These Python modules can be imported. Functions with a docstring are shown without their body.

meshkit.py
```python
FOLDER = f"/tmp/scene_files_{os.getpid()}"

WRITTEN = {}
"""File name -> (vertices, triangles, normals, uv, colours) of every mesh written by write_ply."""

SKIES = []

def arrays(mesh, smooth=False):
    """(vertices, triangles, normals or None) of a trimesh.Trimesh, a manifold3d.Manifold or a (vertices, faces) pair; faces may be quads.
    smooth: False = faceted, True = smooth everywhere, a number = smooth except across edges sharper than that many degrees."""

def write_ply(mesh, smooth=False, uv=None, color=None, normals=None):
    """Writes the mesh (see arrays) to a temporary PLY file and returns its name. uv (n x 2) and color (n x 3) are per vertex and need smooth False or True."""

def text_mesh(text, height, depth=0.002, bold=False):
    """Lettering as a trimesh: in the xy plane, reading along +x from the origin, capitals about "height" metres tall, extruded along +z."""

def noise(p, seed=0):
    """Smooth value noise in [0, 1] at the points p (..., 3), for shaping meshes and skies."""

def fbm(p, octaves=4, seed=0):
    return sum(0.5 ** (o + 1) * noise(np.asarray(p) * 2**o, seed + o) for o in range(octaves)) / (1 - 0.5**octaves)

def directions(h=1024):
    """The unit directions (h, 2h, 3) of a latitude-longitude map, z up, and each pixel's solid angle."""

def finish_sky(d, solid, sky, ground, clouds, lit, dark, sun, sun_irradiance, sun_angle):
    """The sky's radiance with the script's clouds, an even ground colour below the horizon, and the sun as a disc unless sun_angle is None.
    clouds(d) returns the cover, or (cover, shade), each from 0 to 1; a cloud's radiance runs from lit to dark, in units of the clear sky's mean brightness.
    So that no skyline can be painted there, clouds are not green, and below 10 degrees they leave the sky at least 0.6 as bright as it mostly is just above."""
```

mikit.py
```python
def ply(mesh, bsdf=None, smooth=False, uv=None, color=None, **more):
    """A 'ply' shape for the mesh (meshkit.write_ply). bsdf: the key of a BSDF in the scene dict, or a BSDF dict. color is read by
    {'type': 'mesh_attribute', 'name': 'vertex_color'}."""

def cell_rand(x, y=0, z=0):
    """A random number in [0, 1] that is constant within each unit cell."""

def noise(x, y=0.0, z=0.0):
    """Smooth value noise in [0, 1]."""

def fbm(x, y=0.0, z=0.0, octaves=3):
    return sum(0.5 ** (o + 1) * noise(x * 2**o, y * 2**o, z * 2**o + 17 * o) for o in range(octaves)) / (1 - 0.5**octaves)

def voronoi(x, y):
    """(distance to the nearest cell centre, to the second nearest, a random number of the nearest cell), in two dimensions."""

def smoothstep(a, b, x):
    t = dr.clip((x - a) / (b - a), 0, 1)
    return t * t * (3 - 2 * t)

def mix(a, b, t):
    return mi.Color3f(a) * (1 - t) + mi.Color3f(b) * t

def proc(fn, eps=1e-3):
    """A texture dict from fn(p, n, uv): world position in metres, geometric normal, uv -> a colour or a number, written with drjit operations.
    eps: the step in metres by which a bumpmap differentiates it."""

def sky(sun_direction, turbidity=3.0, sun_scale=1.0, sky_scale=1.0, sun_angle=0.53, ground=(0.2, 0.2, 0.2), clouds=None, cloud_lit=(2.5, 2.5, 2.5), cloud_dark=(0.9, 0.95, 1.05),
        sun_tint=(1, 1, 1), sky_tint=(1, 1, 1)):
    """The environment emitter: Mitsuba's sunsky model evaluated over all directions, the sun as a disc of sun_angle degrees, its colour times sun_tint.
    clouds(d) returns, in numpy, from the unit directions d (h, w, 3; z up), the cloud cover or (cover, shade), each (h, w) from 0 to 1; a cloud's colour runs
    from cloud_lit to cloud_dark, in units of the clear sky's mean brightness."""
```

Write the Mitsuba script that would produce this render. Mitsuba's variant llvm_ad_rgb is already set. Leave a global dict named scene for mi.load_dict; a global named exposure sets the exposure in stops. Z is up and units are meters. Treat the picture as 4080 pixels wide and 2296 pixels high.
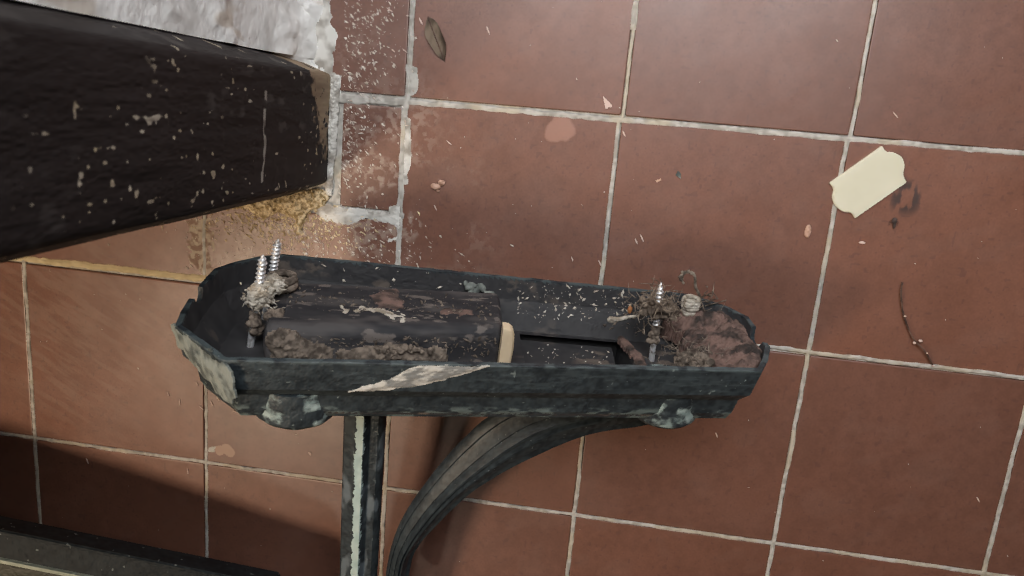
import math, random
import numpy as np, trimesh, manifold3d as m3, shapely
import shapely.geometry as sg
import drjit as dr
import mitsuba as mi
import mikit, meshkit
from mikit import proc, noise, fbm, smoothstep, mix, ply

random.seed(7)
rng = np.random.default_rng(11)
scene, labels = {'type': 'scene'}, {}
A = np.array
T4 = mi.ScalarTransform4f

# ------------------------------------------------------------------ camera, lamps, exposure
CAM = A([0.44129, -0.00238, 0.53033])
FWD, UP = A([-0.10111, -0.22737, -0.96855]), A([-0.11155, 0.96999, -0.21606])
scene['camera'] = {'type': 'thinlens', 'fov': 68.43, 'fov_axis': 'x', 'near_clip': 0.01, 'far_clip': 50.0,
                   'aperture_radius': 0.0011, 'focus_distance': 0.52,
                   'to_world': T4().look_at(origin=CAM.tolist(), target=(CAM + FWD).tolist(), up=UP.tolist())}
exposure = 2.27
def lamp(key, pos, target, w, h, rgb, label, cat='lamp'):
    scene[key] = {'type': 'rectangle', 'to_world': T4().look_at(origin=pos, target=target, up=[0.1, 1, 0.05]) @ T4().scale([w / 2, h / 2, 1]),
                  'emitter': {'type': 'area', 'radiance': {'type': 'rgb', 'value': rgb}},
                  'bsdf': {'type': 'diffuse', 'reflectance': {'type': 'rgb', 'value': [0.5, 0.5, 0.5]}}}
    labels[key] = {'label': label, 'category': cat}
lamp('overhead_light', [0.52, 0.42, 0.80], [0.42, 0.28, 0], 0.62, 0.50, [1.55, 1.58, 1.62], 'cool square light overhead, out of the picture')
lamp('work_lamp', [-0.12, -0.42, 0.86], [0.02, -0.15, 0], 0.13, 0.13, [18.0, 14.0, 10.0], 'warm work lamp high on the left, out of the picture')
lamp('side_lamp', [-0.25, -1.15, 1.65], [0.0, -0.3, 0], 0.14, 0.14, [6.5, 5.5, 4.4], 'small lamp beyond the lower edge, out of the picture')

# ------------------------------------------------------------------ helpers
def obj(key, mesh, bsdf, smooth=False, label=None, category=None, group=None, kind=None):
    k, i = key, 0
    while k in scene:
        i += 1; k = f'{key}_{i:03d}'
    scene[k] = ply(mesh, bsdf, smooth=smooth)
    d = {n: v for n, v in (('label', label), ('category', category), ('group', group), ('kind', kind)) if v}
    if d: labels[k] = d
    return k
def thing(key, label, category, group=None):
    k, i = key, 0
    while k in labels:
        i += 1; k = f'{key}_{i:03d}'
    labels[k] = {'label': label, 'category': category, **({'group': group} if group else {})}
    return k
def cat(ms): return trimesh.util.concatenate(ms)
def man(mf):
    m = mf.to_mesh()
    return trimesh.Trimesh(m.vert_properties[:, :3], m.tri_verts, process=False)
def hull(P): return m3.Manifold.hull_points([tuple(map(float, p)) for p in P])
def unit(v): return A(v, float) / np.linalg.norm(v)
def tube(path, radii, sides=8, close=True):
    P = A(path, float); n = len(P); radii = np.broadcast_to(radii, (n,))
    t = np.gradient(P, axis=0); t /= np.linalg.norm(t, axis=1, keepdims=True) + 1e-12
    ref = A([0.31, 0.2, 0.93]); a = np.cross(t, ref); a /= np.linalg.norm(a, axis=1, keepdims=True) + 1e-12; b = np.cross(t, a)
    ang = np.arange(sides) * 2 * np.pi / sides
    v = (P[:, None] + radii[:, None, None] * (np.cos(ang)[None, :, None] * a[:, None] + np.sin(ang)[None, :, None] * b[:, None])).reshape(-1, 3)
    f = []
    for i in range(n - 1):
        for j in range(sides):
            p, q, r, s = i * sides + j, i * sides + (j + 1) % sides, (i + 1) * sides + (j + 1) % sides, (i + 1) * sides + j
            f += [[p, q, r], [p, r, s]]
    if close:
        v = np.vstack([v, P[:1], P[-1:]]); c0, c1 = n * sides, n * sides + 1
        for j in range(sides):
            f += [[c0, (j + 1) % sides, j], [c1, (n - 1) * sides + j, (n - 1) * sides + (j + 1) % sides]]
    return trimesh.Trimesh(v, A(f), process=False)
def blob(c, r, seed, amp=0.25, freq=1.6, sub=3):
    m = trimesh.creation.icosphere(subdivisions=sub); v = A(m.vertices)
    d = 1 + amp * 2 * (meshkit.fbm(v * freq + seed * 7.31, 3, seed) - 0.5)
    return trimesh.Trimesh(v * d[:, None] * A(r) + A(c), m.faces, process=False)
def clump(c, ext, n, rr, seed, sub=2, amp=0.3):
    g = np.random.default_rng(seed); ms = []
    for i in range(n):
        d = g.normal(size=3); d /= np.linalg.norm(d)
        r = g.uniform(*rr)
        ms.append(blob(A(c) + d * A(ext) * g.uniform(0.15, 0.85), r * g.uniform(0.7, 1.3, 3), seed * 50 + i, amp, 1.7, sub))
    return cat(ms)
def crust(poly, place, thick, seed, res=0.0012, amp=0.004, freq=130.0, skirt=0.0, rough=0.6):
    """Caked matter with a ragged outline over a polygon (u, v); place(u, v, h) puts it in space."""
    pg = sg.Polygon(poly); x0, y0, x1, y1 = pg.buffer(amp).bounds
    U, V = np.meshgrid(np.arange(x0, x1 + res, res), np.arange(y0, y1 + res, res), indexing='ij')
    pts = shapely.points(U.ravel(), V.ravel())
    sd = shapely.distance(pts, pg.exterior) * np.where(shapely.contains(pg, pts), 1, -1)
    q = np.c_[U.ravel() * freq, V.ravel() * freq, np.full(U.size, seed * 3.7)]
    fld = sd + amp * 2 * (meshkit.fbm(q, 4, seed) - 0.5)
    h = thick * np.clip(fld / (2.5 * amp), 0, 1) ** 0.6 * (1 - rough + 2 * rough * meshkit.fbm(q * 2.7, 3, seed + 5))
    ins = (fld > 0).reshape(U.shape)
    idx = np.arange(U.size).reshape(U.shape)
    ok = ins[:-1, :-1] & ins[1:, :-1] & ins[1:, 1:] & ins[:-1, 1:]
    a, b, c, d = (idx[s][ok] for s in ((slice(None, -1), slice(None, -1)), (slice(1, None), slice(None, -1)), (slice(1, None), slice(1, None)), (slice(None, -1), slice(1, None))))
    f = np.vstack([np.c_[a, b, c], np.c_[a, c, d]])
    top = place(U.ravel(), V.ravel(), h); bot = place(U.ravel(), V.ravel(), np.full(U.size, -skirt - 0.0004))
    e = np.vstack([f[:, [0, 1]], f[:, [1, 2]], f[:, [2, 0]]])
    es = {tuple(x) for x in e.tolist()}
    bd = A([x for x in es if (x[1], x[0]) not in es])
    N = U.size
    f = np.vstack([f, f[:, ::-1] + N, np.c_[bd[:, 1], bd[:, 0], bd[:, 0] + N], np.c_[bd[:, 1], bd[:, 0] + N, bd[:, 1] + N]])
    m = trimesh.Trimesh(np.vstack([top, bot]), f, process=False); m.remove_unreferenced_vertices()
    return m
def onfloor(u, v, h): return np.c_[u, v, h]
def grains(pos, size, g, flat=0.6, lean=None):
    """Small angular grains at pos (n, 3)."""
    base = A([[1, 0, 0], [-1, 0, 0], [0, 1, 0], [0, -1, 0], [0, 0, 1], [0, 0, -1]], float)
    F = A([[0, 2, 4], [2, 1, 4], [1, 3, 4], [3, 0, 4], [2, 0, 5], [1, 2, 5], [3, 1, 5], [0, 3, 5]])
    n = len(pos); s = np.broadcast_to(size, (n,))
    ang = g.uniform(0, 6.283, n) if lean is None else lean + g.normal(0, 0.45, n)
    el = g.uniform(1.0, 2.6, n)
    v = base[None] * g.uniform(0.6, 1.25, (n, 6, 1)) * np.stack([s * el, s / np.sqrt(el) * 1.1, s * flat], -1)[:, None]
    c, sn = np.cos(ang)[:, None], np.sin(ang)[:, None]
    v = np.stack([v[..., 0] * c - v[..., 1] * sn, v[..., 0] * sn + v[..., 1] * c, v[..., 2]], -1) + A(pos)[:, None]
    return trimesh.Trimesh(v.reshape(-1, 3), (F[None] + 6 * np.arange(n)[:, None, None]).reshape(-1, 3), process=False)

# ------------------------------------------------------------------ frame of the wall bracket: x along its plate, y out of its open back, z up its broad side
RB = A([[0.97117, 0.06691, 0.22878], [-0.01049, 0.97086, -0.23943], [-0.23814, 0.23013, 0.94357]])
OB = A([0.37865, -0.12067, 0.09979])
def W(m):
    """bracket frame -> world"""
    if isinstance(m, trimesh.Trimesh):
        return trimesh.Trimesh(A(m.vertices) @ RB.T + OB, m.faces, process=False)
    return np.atleast_2d(m) @ RB.T + OB
def loc(p):
    q = [p[i] - float(OB[i]) for i in range(3)]
    return [q[0] * float(RB[0, k]) + q[1] * float(RB[1, k]) + q[2] * float(RB[2, k]) for k in range(3)]

# ------------------------------------------------------------------ materials
def bs(name, color, rough=0.6, bump=None, bscale=1.0, eps=2e-4, **kw):
    col = proc(color) if callable(color) else {'type': 'rgb', 'value': list(color)}
    d = {'type': 'principled', 'base_color': col, 'roughness': proc(rough) if callable(rough) else rough, 'specular': kw.pop('specular', 0.5), **kw}
    if bump is not None:
        d = {'type': 'bumpmap', 'nested': proc(bump, eps=eps), 'scale': bscale, 'bsdf': d}
        d = {'type': 'bumpmap', 'arbitrary': d['nested'], 'scale': bscale, 'bsdf': d['bsdf']}
    scene[name] = {'type': 'twosided', 'bsdf': d}
    return name

def spot(p, x, y, r, k=60.0, w=0.35):
    d = dr.sqrt(dr.square(p.x - x) + dr.square(p.y - y)) / r
    return 1 - smoothstep(1 - w, 1 + w, d + 0.9 * (fbm(p.x * k, p.y * k, 3.0) - 0.5))
def tile_color(tone):
    t = A(tone)
    def f(p, n, uv):
        a = fbm(p.x * 22, p.y * 22, 1.0); b = fbm(p.x * 150, p.y * 150, 5.0, 2); c = noise(p.x * 900, p.y * 900, 2.0)
        col = mix((t * 0.93).tolist(), (t * 1.06).tolist(), smoothstep(0.3, 0.7, a * 0.55 + b * 0.45))
        col = col * (0.94 + 0.12 * c)
        col = mix(col, [0.10, 0.05, 0.045], 0.30 * smoothstep(0.82, 0.92, noise(p.x * 420, p.y * 420, 9.0)))
        film = smoothstep(0.55, 0.75, fbm(p.x * 45 + p.y * 20, p.y * 60 - p.x * 30, 7.0)) * 0.06
        col = mix(col, [0.30, 0.20, 0.165], film)
        # wiped dust streaks on the left tiles, with a highlight painted into the colour
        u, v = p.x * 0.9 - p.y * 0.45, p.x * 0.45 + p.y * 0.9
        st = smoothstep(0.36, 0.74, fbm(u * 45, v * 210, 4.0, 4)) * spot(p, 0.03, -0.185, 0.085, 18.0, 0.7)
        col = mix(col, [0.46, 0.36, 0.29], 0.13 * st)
        # dust trodden round the post
        st = smoothstep(0.40, 0.68, fbm(p.x * 260, p.y * 260, 8.0, 4)) * smoothstep(0.38, 0.60, fbm(p.x * 55, p.y * 55, 2.0)) * spot(p, 0.245, -0.075, 0.085, 26.0, 0.7)
        col = mix(col, [0.50, 0.40, 0.33], 0.50 * st)
        col = mix(col, [0.50, 0.27, 0.20], 0.40 * spot(p, 0.4092, -0.0122, 0.0095, 90.0, 0.12))
        col = mix(col, [0.52, 0.34, 0.25], 0.45 * dr.maximum(spot(p, 0.1680, -0.2870, 0.0055, 90.0, 0.08), spot(p, 0.1625, -0.2880, 0.0045, 90.0, 0.08)))
        sm = smoothstep(0.40, 0.62, fbm(p.x * 260, p.y * 110, 2.0)) * spot(p, 0.6437, -0.0345, 0.0095, 70.0, 0.4)
        return mix(col, [0.035, 0.028, 0.028], 0.8 * sm)
    return f
tile_rough = lambda p, n, uv: 0.33 + 0.14 * fbm(p.x * 35, p.y * 35, 2.0)
tile_bump = lambda p, n, uv: 0.00022 * fbm(p.x * 45, p.y * 45, 3.0, 2) + 0.000018 * noise(p.x * 800, p.y * 800, 1.0)
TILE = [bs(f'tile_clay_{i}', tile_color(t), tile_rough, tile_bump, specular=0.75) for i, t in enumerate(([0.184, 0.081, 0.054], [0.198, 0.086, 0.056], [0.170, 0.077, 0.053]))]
def grout_color(p, n, uv):
    a = fbm(p.x * 90, p.y * 90, 2.0); b = noise(p.x * 420, p.y * 420, 1.0)
    col = mix([0.36, 0.335, 0.295], [0.53, 0.505, 0.46], smoothstep(0.28, 0.66, a * 0.55 + b * 0.45))
    m = smoothstep(0.52, 0.66, fbm(p.x * 40, p.y * 40, 12.0))
    return mix(col, [0.50, 0.42, 0.29], 0.5 * m)
grain_bump = lambda p, n, uv: 0.0010 * fbm(p.x * 300, p.y * 300, p.z * 300)
bs('grout', grout_color, 0.9, grain_bump)
bs('grout_cream', lambda p, n, uv: mix([0.46, 0.36, 0.20], [0.72, 0.60, 0.38], fbm(p.x * 140, p.y * 140, 2.0)), 0.95, grain_bump)
bs('mortar', lambda p, n, uv: mix([0.34, 0.31, 0.27], [0.70, 0.68, 0.63], smoothstep(0.3, 0.65, fbm(p.x * 110, p.y * 110, p.z * 110))), 0.95, grain_bump)
def plaster_color(p, n, uv):
    a = fbm(p.x * 35, p.y * 35, p.z * 35); b = fbm(p.x * 160, p.y * 160, p.z * 160, 2)
    col = mix([0.66, 0.65, 0.62], [0.86, 0.85, 0.82], smoothstep(0.25, 0.58, a * 0.6 + b * 0.4))
    return mix(col, [0.50, 0.40, 0.29], 0.55 * smoothstep(0.60, 0.70, fbm(p.y * 60, p.z * 22, 4.0)))
bs('plaster', plaster_color, 0.92, grain_bump)
bs('sawdust', lambda p, n, uv: mix([0.34, 0.24, 0.11], [0.80, 0.67, 0.45], smoothstep(0.30, 0.66, fbm(p.x * 430, p.y * 430, p.z * 430))), 0.95, lambda p, n, uv: 0.0008 * fbm(p.x * 600, p.y * 600, p.z * 600))
bs('dusty_film', lambda p, n, uv: mix([0.26, 0.17, 0.13], [0.46, 0.38, 0.30], smoothstep(0.35, 0.62, fbm(p.x * 300, p.y * 300, 4.0))), 0.9)
bs('grit', lambda p, n, uv: mix([0.42, 0.33, 0.26], [0.78, 0.72, 0.66], noise(p.x * 380, p.y * 380, 2.0)), 0.9)
bs('bone_chip', [0.62, 0.47, 0.41], 0.7)
bs('clay_chip', lambda p, n, uv: mix([0.40, 0.21, 0.14], [0.62, 0.42, 0.32], noise(p.x * 700, p.y * 700, 3.0)), 0.8)
def post_color(p, n, uv):
    """Black paint with chips down to pale wood and plaster splashes; bare brown wood at the worn foot."""
    y, z = p.y + 0.0, p.z
    a = fbm(y * 50, z * 14, p.x * 50)
    col = mix([0.010, 0.0078, 0.0078], [0.023, 0.018, 0.018], a)
    chip = smoothstep(0.79, 0.845, noise(y * 330, z * 200, 3.0) * 0.75 + 0.25 * noise(y * 620, z * 500, 1.0))
    chip = chip * smoothstep(0.38, 0.50, noise(y * 40, z * 30, 8.0))
    col = mix(col, mix([0.36, 0.28, 0.17], [0.52, 0.46, 0.39], noise(y * 90, z * 90, 6.0)), 0.85 * chip)
    scuff = smoothstep(0.60, 0.80, fbm(y * 130, z * 60, 5.0)) * smoothstep(0.45, 0.65, noise(y * 25, z * 16, 2.0))
    col = mix(col, [0.11, 0.098, 0.092], 0.35 * scuff)
    # a dried run of plaster
    run = 1 - smoothstep(0.0009, 0.0022, dr.abs(z - 0.104 - 0.004 * noise(y * 120, 2.0, 1.0) + 0.02 * (y + 0.02)))
    run = run * smoothstep(0.36, 0.50, noise(y * 190, z * 190, 3.0)) * smoothstep(-0.072, -0.066, y) * (1 - smoothstep(-0.004, 0.003, y))
    col = mix(col, [0.38, 0.35, 0.31], 0.8 * run)
    # bare worn wood
    w = smoothstep(0.0, 0.012, y + 0.046 - 0.03 * (fbm(y * 90, z * 110, 1.0) - 0.5) * 2) * (1 - smoothstep(0.026, 0.040, z - 0.5 * y + 0.022 * (fbm(y * 160, z * 120, 4.0) - 0.5) * 2))
    w = w * smoothstep(0.40, 0.50, fbm(y * 130, z * 130, 9.0) + 0.12)
    wood = mix([0.20, 0.14, 0.09], [0.36, 0.27, 0.18], fbm(y * 300, z * 40, 1.0))
    return mix(col, wood, dr.clip(w, 0, 1))
bs('black_painted_wood', post_color, 0.62, lambda p, n, uv: 0.0022 * fbm(p.y * 130, p.z * 22, p.x * 130) + 0.0004 * noise(p.y * 700, p.z * 300, 1.0), specular=0.3)

def metal_base(l):
    a = fbm(l[0] * 60, l[1] * 60, l[2] * 60); b = fbm(l[0] * 320, l[1] * 320, l[2] * 320, 2)
    col = mix([0.016, 0.021, 0.025], [0.038, 0.049, 0.055], smoothstep(0.28, 0.72, a * 0.45 + b * 0.55))
    s = smoothstep(0.82, 0.90, noise(l[0] * 480, l[1] * 480, l[2] * 480) * 0.8 + 0.2 * a)
    return mix(col, [0.24, 0.28, 0.27], 0.6 * s)
PALE = [0.40, 0.50, 0.47]
def plate_color(p, n, uv):
    l = loc(p)
    col = metal_base(l)
    edge = smoothstep(-0.0030, -0.0012, l[1]) * smoothstep(0.38, 0.58, noise(l[0] * 170, l[1] * 250, l[2] * 170))
    col = mix(col, [0.20, 0.25, 0.25], 0.25 * edge)
    low = (1 - smoothstep(-0.0370, -0.0340, l[1])) * smoothstep(0.46, 0.66, fbm(l[0] * 150, l[1] * 300, l[2] * 300))
    st = smoothstep(0.50, 0.68, fbm(l[0] * 60, l[1] * 420, l[2] * 420)) * smoothstep(-0.020, -0.016, l[1])
    col = mix(col, [0.075, 0.095, 0.102], 0.30 * st)
    return mix(col, PALE, 0.22 * low)
def tube_color(p, n, uv):
    l = loc(p)
    col = metal_base(l)
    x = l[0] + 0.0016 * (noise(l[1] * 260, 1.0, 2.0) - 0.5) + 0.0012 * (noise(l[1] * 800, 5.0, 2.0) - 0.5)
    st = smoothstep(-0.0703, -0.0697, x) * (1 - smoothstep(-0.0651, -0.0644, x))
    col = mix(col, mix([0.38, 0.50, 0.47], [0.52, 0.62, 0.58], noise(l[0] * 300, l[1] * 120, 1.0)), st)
    dust = smoothstep(0.55, 0.75, fbm(l[0] * 160, l[1] * 60, 3.0)) * (1 - st)
    return mix(col, [0.16, 0.19, 0.21], 0.7 * dust)
rough_metal = lambda p, n, uv: 0.42 + 0.2 * noise(p.x * 120, p.y * 120, p.z * 120)
metal_bump = lambda p, n, uv: 0.0008 * fbm(p.x * 220, p.y * 220, p.z * 220) + 0.0003 * noise(p.x * 900, p.y * 900, p.z * 900)
bs('painted_metal', plate_color, rough_metal, metal_bump)
def iron_color(p, n, uv):
    l = loc(p)
    col = mix([0.022, 0.022, 0.025], [0.048, 0.046, 0.047], fbm(l[0] * 90, l[1] * 90, l[2] * 90))
    d = smoothstep(0.50, 0.70, fbm(l[0] * 130 + 5, l[1] * 150, l[2] * 150, 4)) * smoothstep(0.40, 0.60, noise(l[0] * 38, l[1] * 50, l[2] * 50))
    return mix(col, [0.17, 0.135, 0.11], 0.65 * d)
bs('bare_iron', iron_color, 0.7, metal_bump)
bs('tube_metal', tube_color, rough_metal, metal_bump)
def brace_color(p, n, uv):
    l = loc(p); col = metal_base(l)
    return col
bs('brace_metal', brace_color, 0.50, lambda p, n, uv: 0.0004 * fbm(p.x * 220, p.y * 220, p.z * 220))
def boss_color(p, n, uv):
    l = loc(p); col = metal_base(l)
    k = smoothstep(0.50, 0.72, fbm(l[0] * 130, l[1] * 170, l[2] * 130, 4))
    return mix(col, mix([0.24, 0.32, 0.31], [0.46, 0.55, 0.52], noise(l[0] * 260, l[1] * 260, l[2] * 260)), 0.85 * k)
bs('boss_metal', boss_color, rough_metal, metal_bump)
bs('bright_steel', lambda p, n, uv: mix([0.34, 0.31, 0.28], [0.80, 0.81, 0.83], smoothstep(0.22, 0.55, fbm(p.x * 420, p.y * 420, p.z * 420))), 0.35, metallic=0.55)
def block_color(p, n, uv):
    l = loc(p)
    col = mix([0.014, 0.014, 0.018], [0.038, 0.036, 0.038], fbm(l[0] * 70, l[1] * 70, l[2] * 150))
    d = smoothstep(0.45, 0.68, fbm(l[0] * 40, l[1] * 90, l[2] * 90 + 4))
    col = mix(col, [0.090, 0.080, 0.077], 0.7 * d)
    return mix(col, [0.24, 0.20, 0.175], 0.5 * smoothstep(0.62, 0.70, fbm(l[0] * 95, l[1] * 170, l[2] * 170)))
bs('dirty_block', block_color, 0.75, lambda p, n, uv: 0.0010 * fbm(p.x * 200, p.y * 200, p.z * 200))
bs('cream_plastic', lambda p, n, uv: mix([0.70, 0.53, 0.33], [0.80, 0.66, 0.47], fbm(p.x * 120, p.y * 60, p.z * 120)), 0.35)
def mud(name, a, b, k=260):
    bs(name, lambda p, n, uv: mix(a, b, smoothstep(0.28, 0.68, fbm(p.x * k, p.y * k, p.z * k))), 0.95, lambda p, n, uv: 0.0014 * fbm(p.x * 420, p.y * 420, p.z * 420))
mud('pale_mud', [0.30, 0.25, 0.19], [0.58, 0.53, 0.45])
mud('brown_mud', [0.070, 0.054, 0.042], [0.24, 0.19, 0.15])
mud('red_mud', [0.042, 0.032, 0.028], [0.205, 0.128, 0.105], 140)
mud('straw', [0.085, 0.062, 0.046], [0.27, 0.21, 0.16])
mud('dark_crumb', [0.03, 0.022, 0.02], [0.09, 0.06, 0.05])
bs('orange_shell', [0.38, 0.15, 0.05], 0.6)
bs('plaster_smear', lambda p, n, uv: mix([0.22, 0.22, 0.21], [0.56, 0.54, 0.49], smoothstep(0.3, 0.62, fbm(loc(p)[0] * 130 + loc(p)[1] * 120, loc(p)[1] * 420 - loc(p)[0] * 100, 2.0))), 0.9, grain_bump)
bs('grey_mortar', lambda p, n, uv: mix([0.07, 0.08, 0.075], [0.24, 0.26, 0.235], smoothstep(0.3, 0.65, fbm(p.x * 170, p.y * 120, p.z * 120))), 0.9, grain_bump)
bs('ivory_plastic', lambda p, n, uv: mix([0.66, 0.63, 0.48], [0.72, 0.69, 0.55], fbm(p.x * 60, p.y * 60, 1.0)), 0.3)
bs('dry_leaf', lambda p, n, uv: mix([0.055, 0.035, 0.022], [0.20, 0.145, 0.10], smoothstep(0.3, 0.7, fbm(p.x * 160, p.y * 70, 2.0))), 0.8)
bs('twig_bark', lambda p, n, uv: mix([0.035, 0.018, 0.012], [0.15, 0.085, 0.06], noise(p.x * 260, p.y * 260, 1.0)), 0.7)
def panel_color(p, n, uv):
    a = fbm(p.x * 70, p.y * 70, p.z * 70); b = fbm(p.x * 330, p.y * 330, p.z * 330, 2)
    col = mix([0.006, 0.0085, 0.0105], [0.013, 0.018, 0.021], smoothstep(0.28, 0.72, a * 0.5 + b * 0.5))
    return mix(col, [0.32, 0.36, 0.35], 0.8 * 0.5 * smoothstep(0.88, 0.94, noise(p.x * 400, p.y * 400, p.z * 400)))
bs('panel_metal', panel_color, 0.62, metal_bump, specular=0.25)
bs('panel_olive', lambda p, n, uv: mix([0.018, 0.019, 0.010], [0.036, 0.036, 0.022], fbm(p.x * 120, p.y * 120, 1.0)), 0.55, metal_bump)
bs('panel_rib', lambda p, n, uv: mix([0.20, 0.22, 0.17], [0.38, 0.41, 0.33], fbm(p.x * 220, p.y * 220, 1.0)), 0.6, metal_bump)

# ------------------------------------------------------------------ floor: grout bed, joints, clay tiles
g = np.random.default_rng(3)
def ribbon(p0, p1, w0, w1, seed, step=0.0012, lift=0.0003):
    p0, p1 = A(p0, float), A(p1, float); L = np.linalg.norm(p1 - p0); n = max(4, int(L / step)); s = np.linspace(0, 1, n)
    d = (p1 - p0) / L; q = A([-d[1], d[0]])
    c = p0 + s[:, None] * (p1 - p0) + q * ((meshkit.fbm(np.c_[s * L * 60, s * 0, s * 0 + seed], 3, seed) - 0.5) * 0.0014)[:, None]
    half = 0.76 * (w0 + (w1 - w0) * s) / 2
    hl = half * (0.62 + 0.76 * meshkit.fbm(np.c_[s * L * 220, s * 0 + 3, s * 0 + seed], 4, seed + 1))
    hr = half * (0.62 + 0.76 * meshkit.fbm(np.c_[s * L * 220, s * 0 + 9, s * 0 + seed], 4, seed + 2))
    hz = lift + 0.0005 * (meshkit.fbm(np.c_[s * L * 160, s * 0, s * 0 + seed], 3, seed + 3) - 0.5)
    rows = []
    for t, z in ((-1, -0.0005), (-0.72, 0.35), (0, 1.0), (0.72, 0.35), (1, -0.0005)):
        off = np.where(t < 0, t * hl, t * hr)
        zz = np.full(n, z) if z < 0 else 0.00012 + np.maximum(hz, -0.0001) * z
        rows.append(np.c_[c + q * off[:, None], zz])
    v = np.stack(rows, 1).reshape(-1, 3); f = []
    i, j = np.meshgrid(np.arange(n - 1), np.arange(4), indexing='ij'); a = (i * 5 + j).ravel()
    f = np.vstack([np.c_[a, a + 5, a + 6], np.c_[a, a + 6, a + 1]])
    return trimesh.Trimesh(v, f[:, ::-1], process=False)
XS = [-0.30, -0.15, 0.0, 0.15, 0.30, 0.45, 0.60, 0.75, 0.90, 1.05]
YS = [0.30, 0.15, 0.0, -0.15, -0.30, -0.45, -0.60]
lines = []
k = 0
for x in XS[1:-1]:
    k += 1
    if x == 0.15: segs = [((x, -0.085), (x - 0.0005, -0.15), 0.0044), ((x, -0.15), (x + 0.0005, -0.60), 0.0040)]
    elif x == 0.30: segs = [((x + 0.0010, 0.30), (x + 0.0016, 0.0), 0.0046), ((x - 0.0006, 0.0), (x + 0.0003, -0.15), 0.0068), ((x - 0.001, -0.15), (x - 0.0002, -0.6), 0.0046)]
    elif x == 0.45: segs = [((x + 0.001, 0.30), (x + 0.0012, 0.057), 0.0062), ((x + 0.0012, 0.058), (x + 0.001, 0.0), 0.0032), ((x - 0.001, 0.0), (x, -0.6), 0.0042)]
    else: segs = [((x + 0.0012, 0.30), (x + 0.0008, 0.0), 0.0036), ((x - 0.0008, 0.0), (x, -0.6), 0.0042)]
    for i, (a, b, w) in enumerate(segs): lines.append(ribbon(a, b, w, w, 100 + k * 7 + i))
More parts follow.
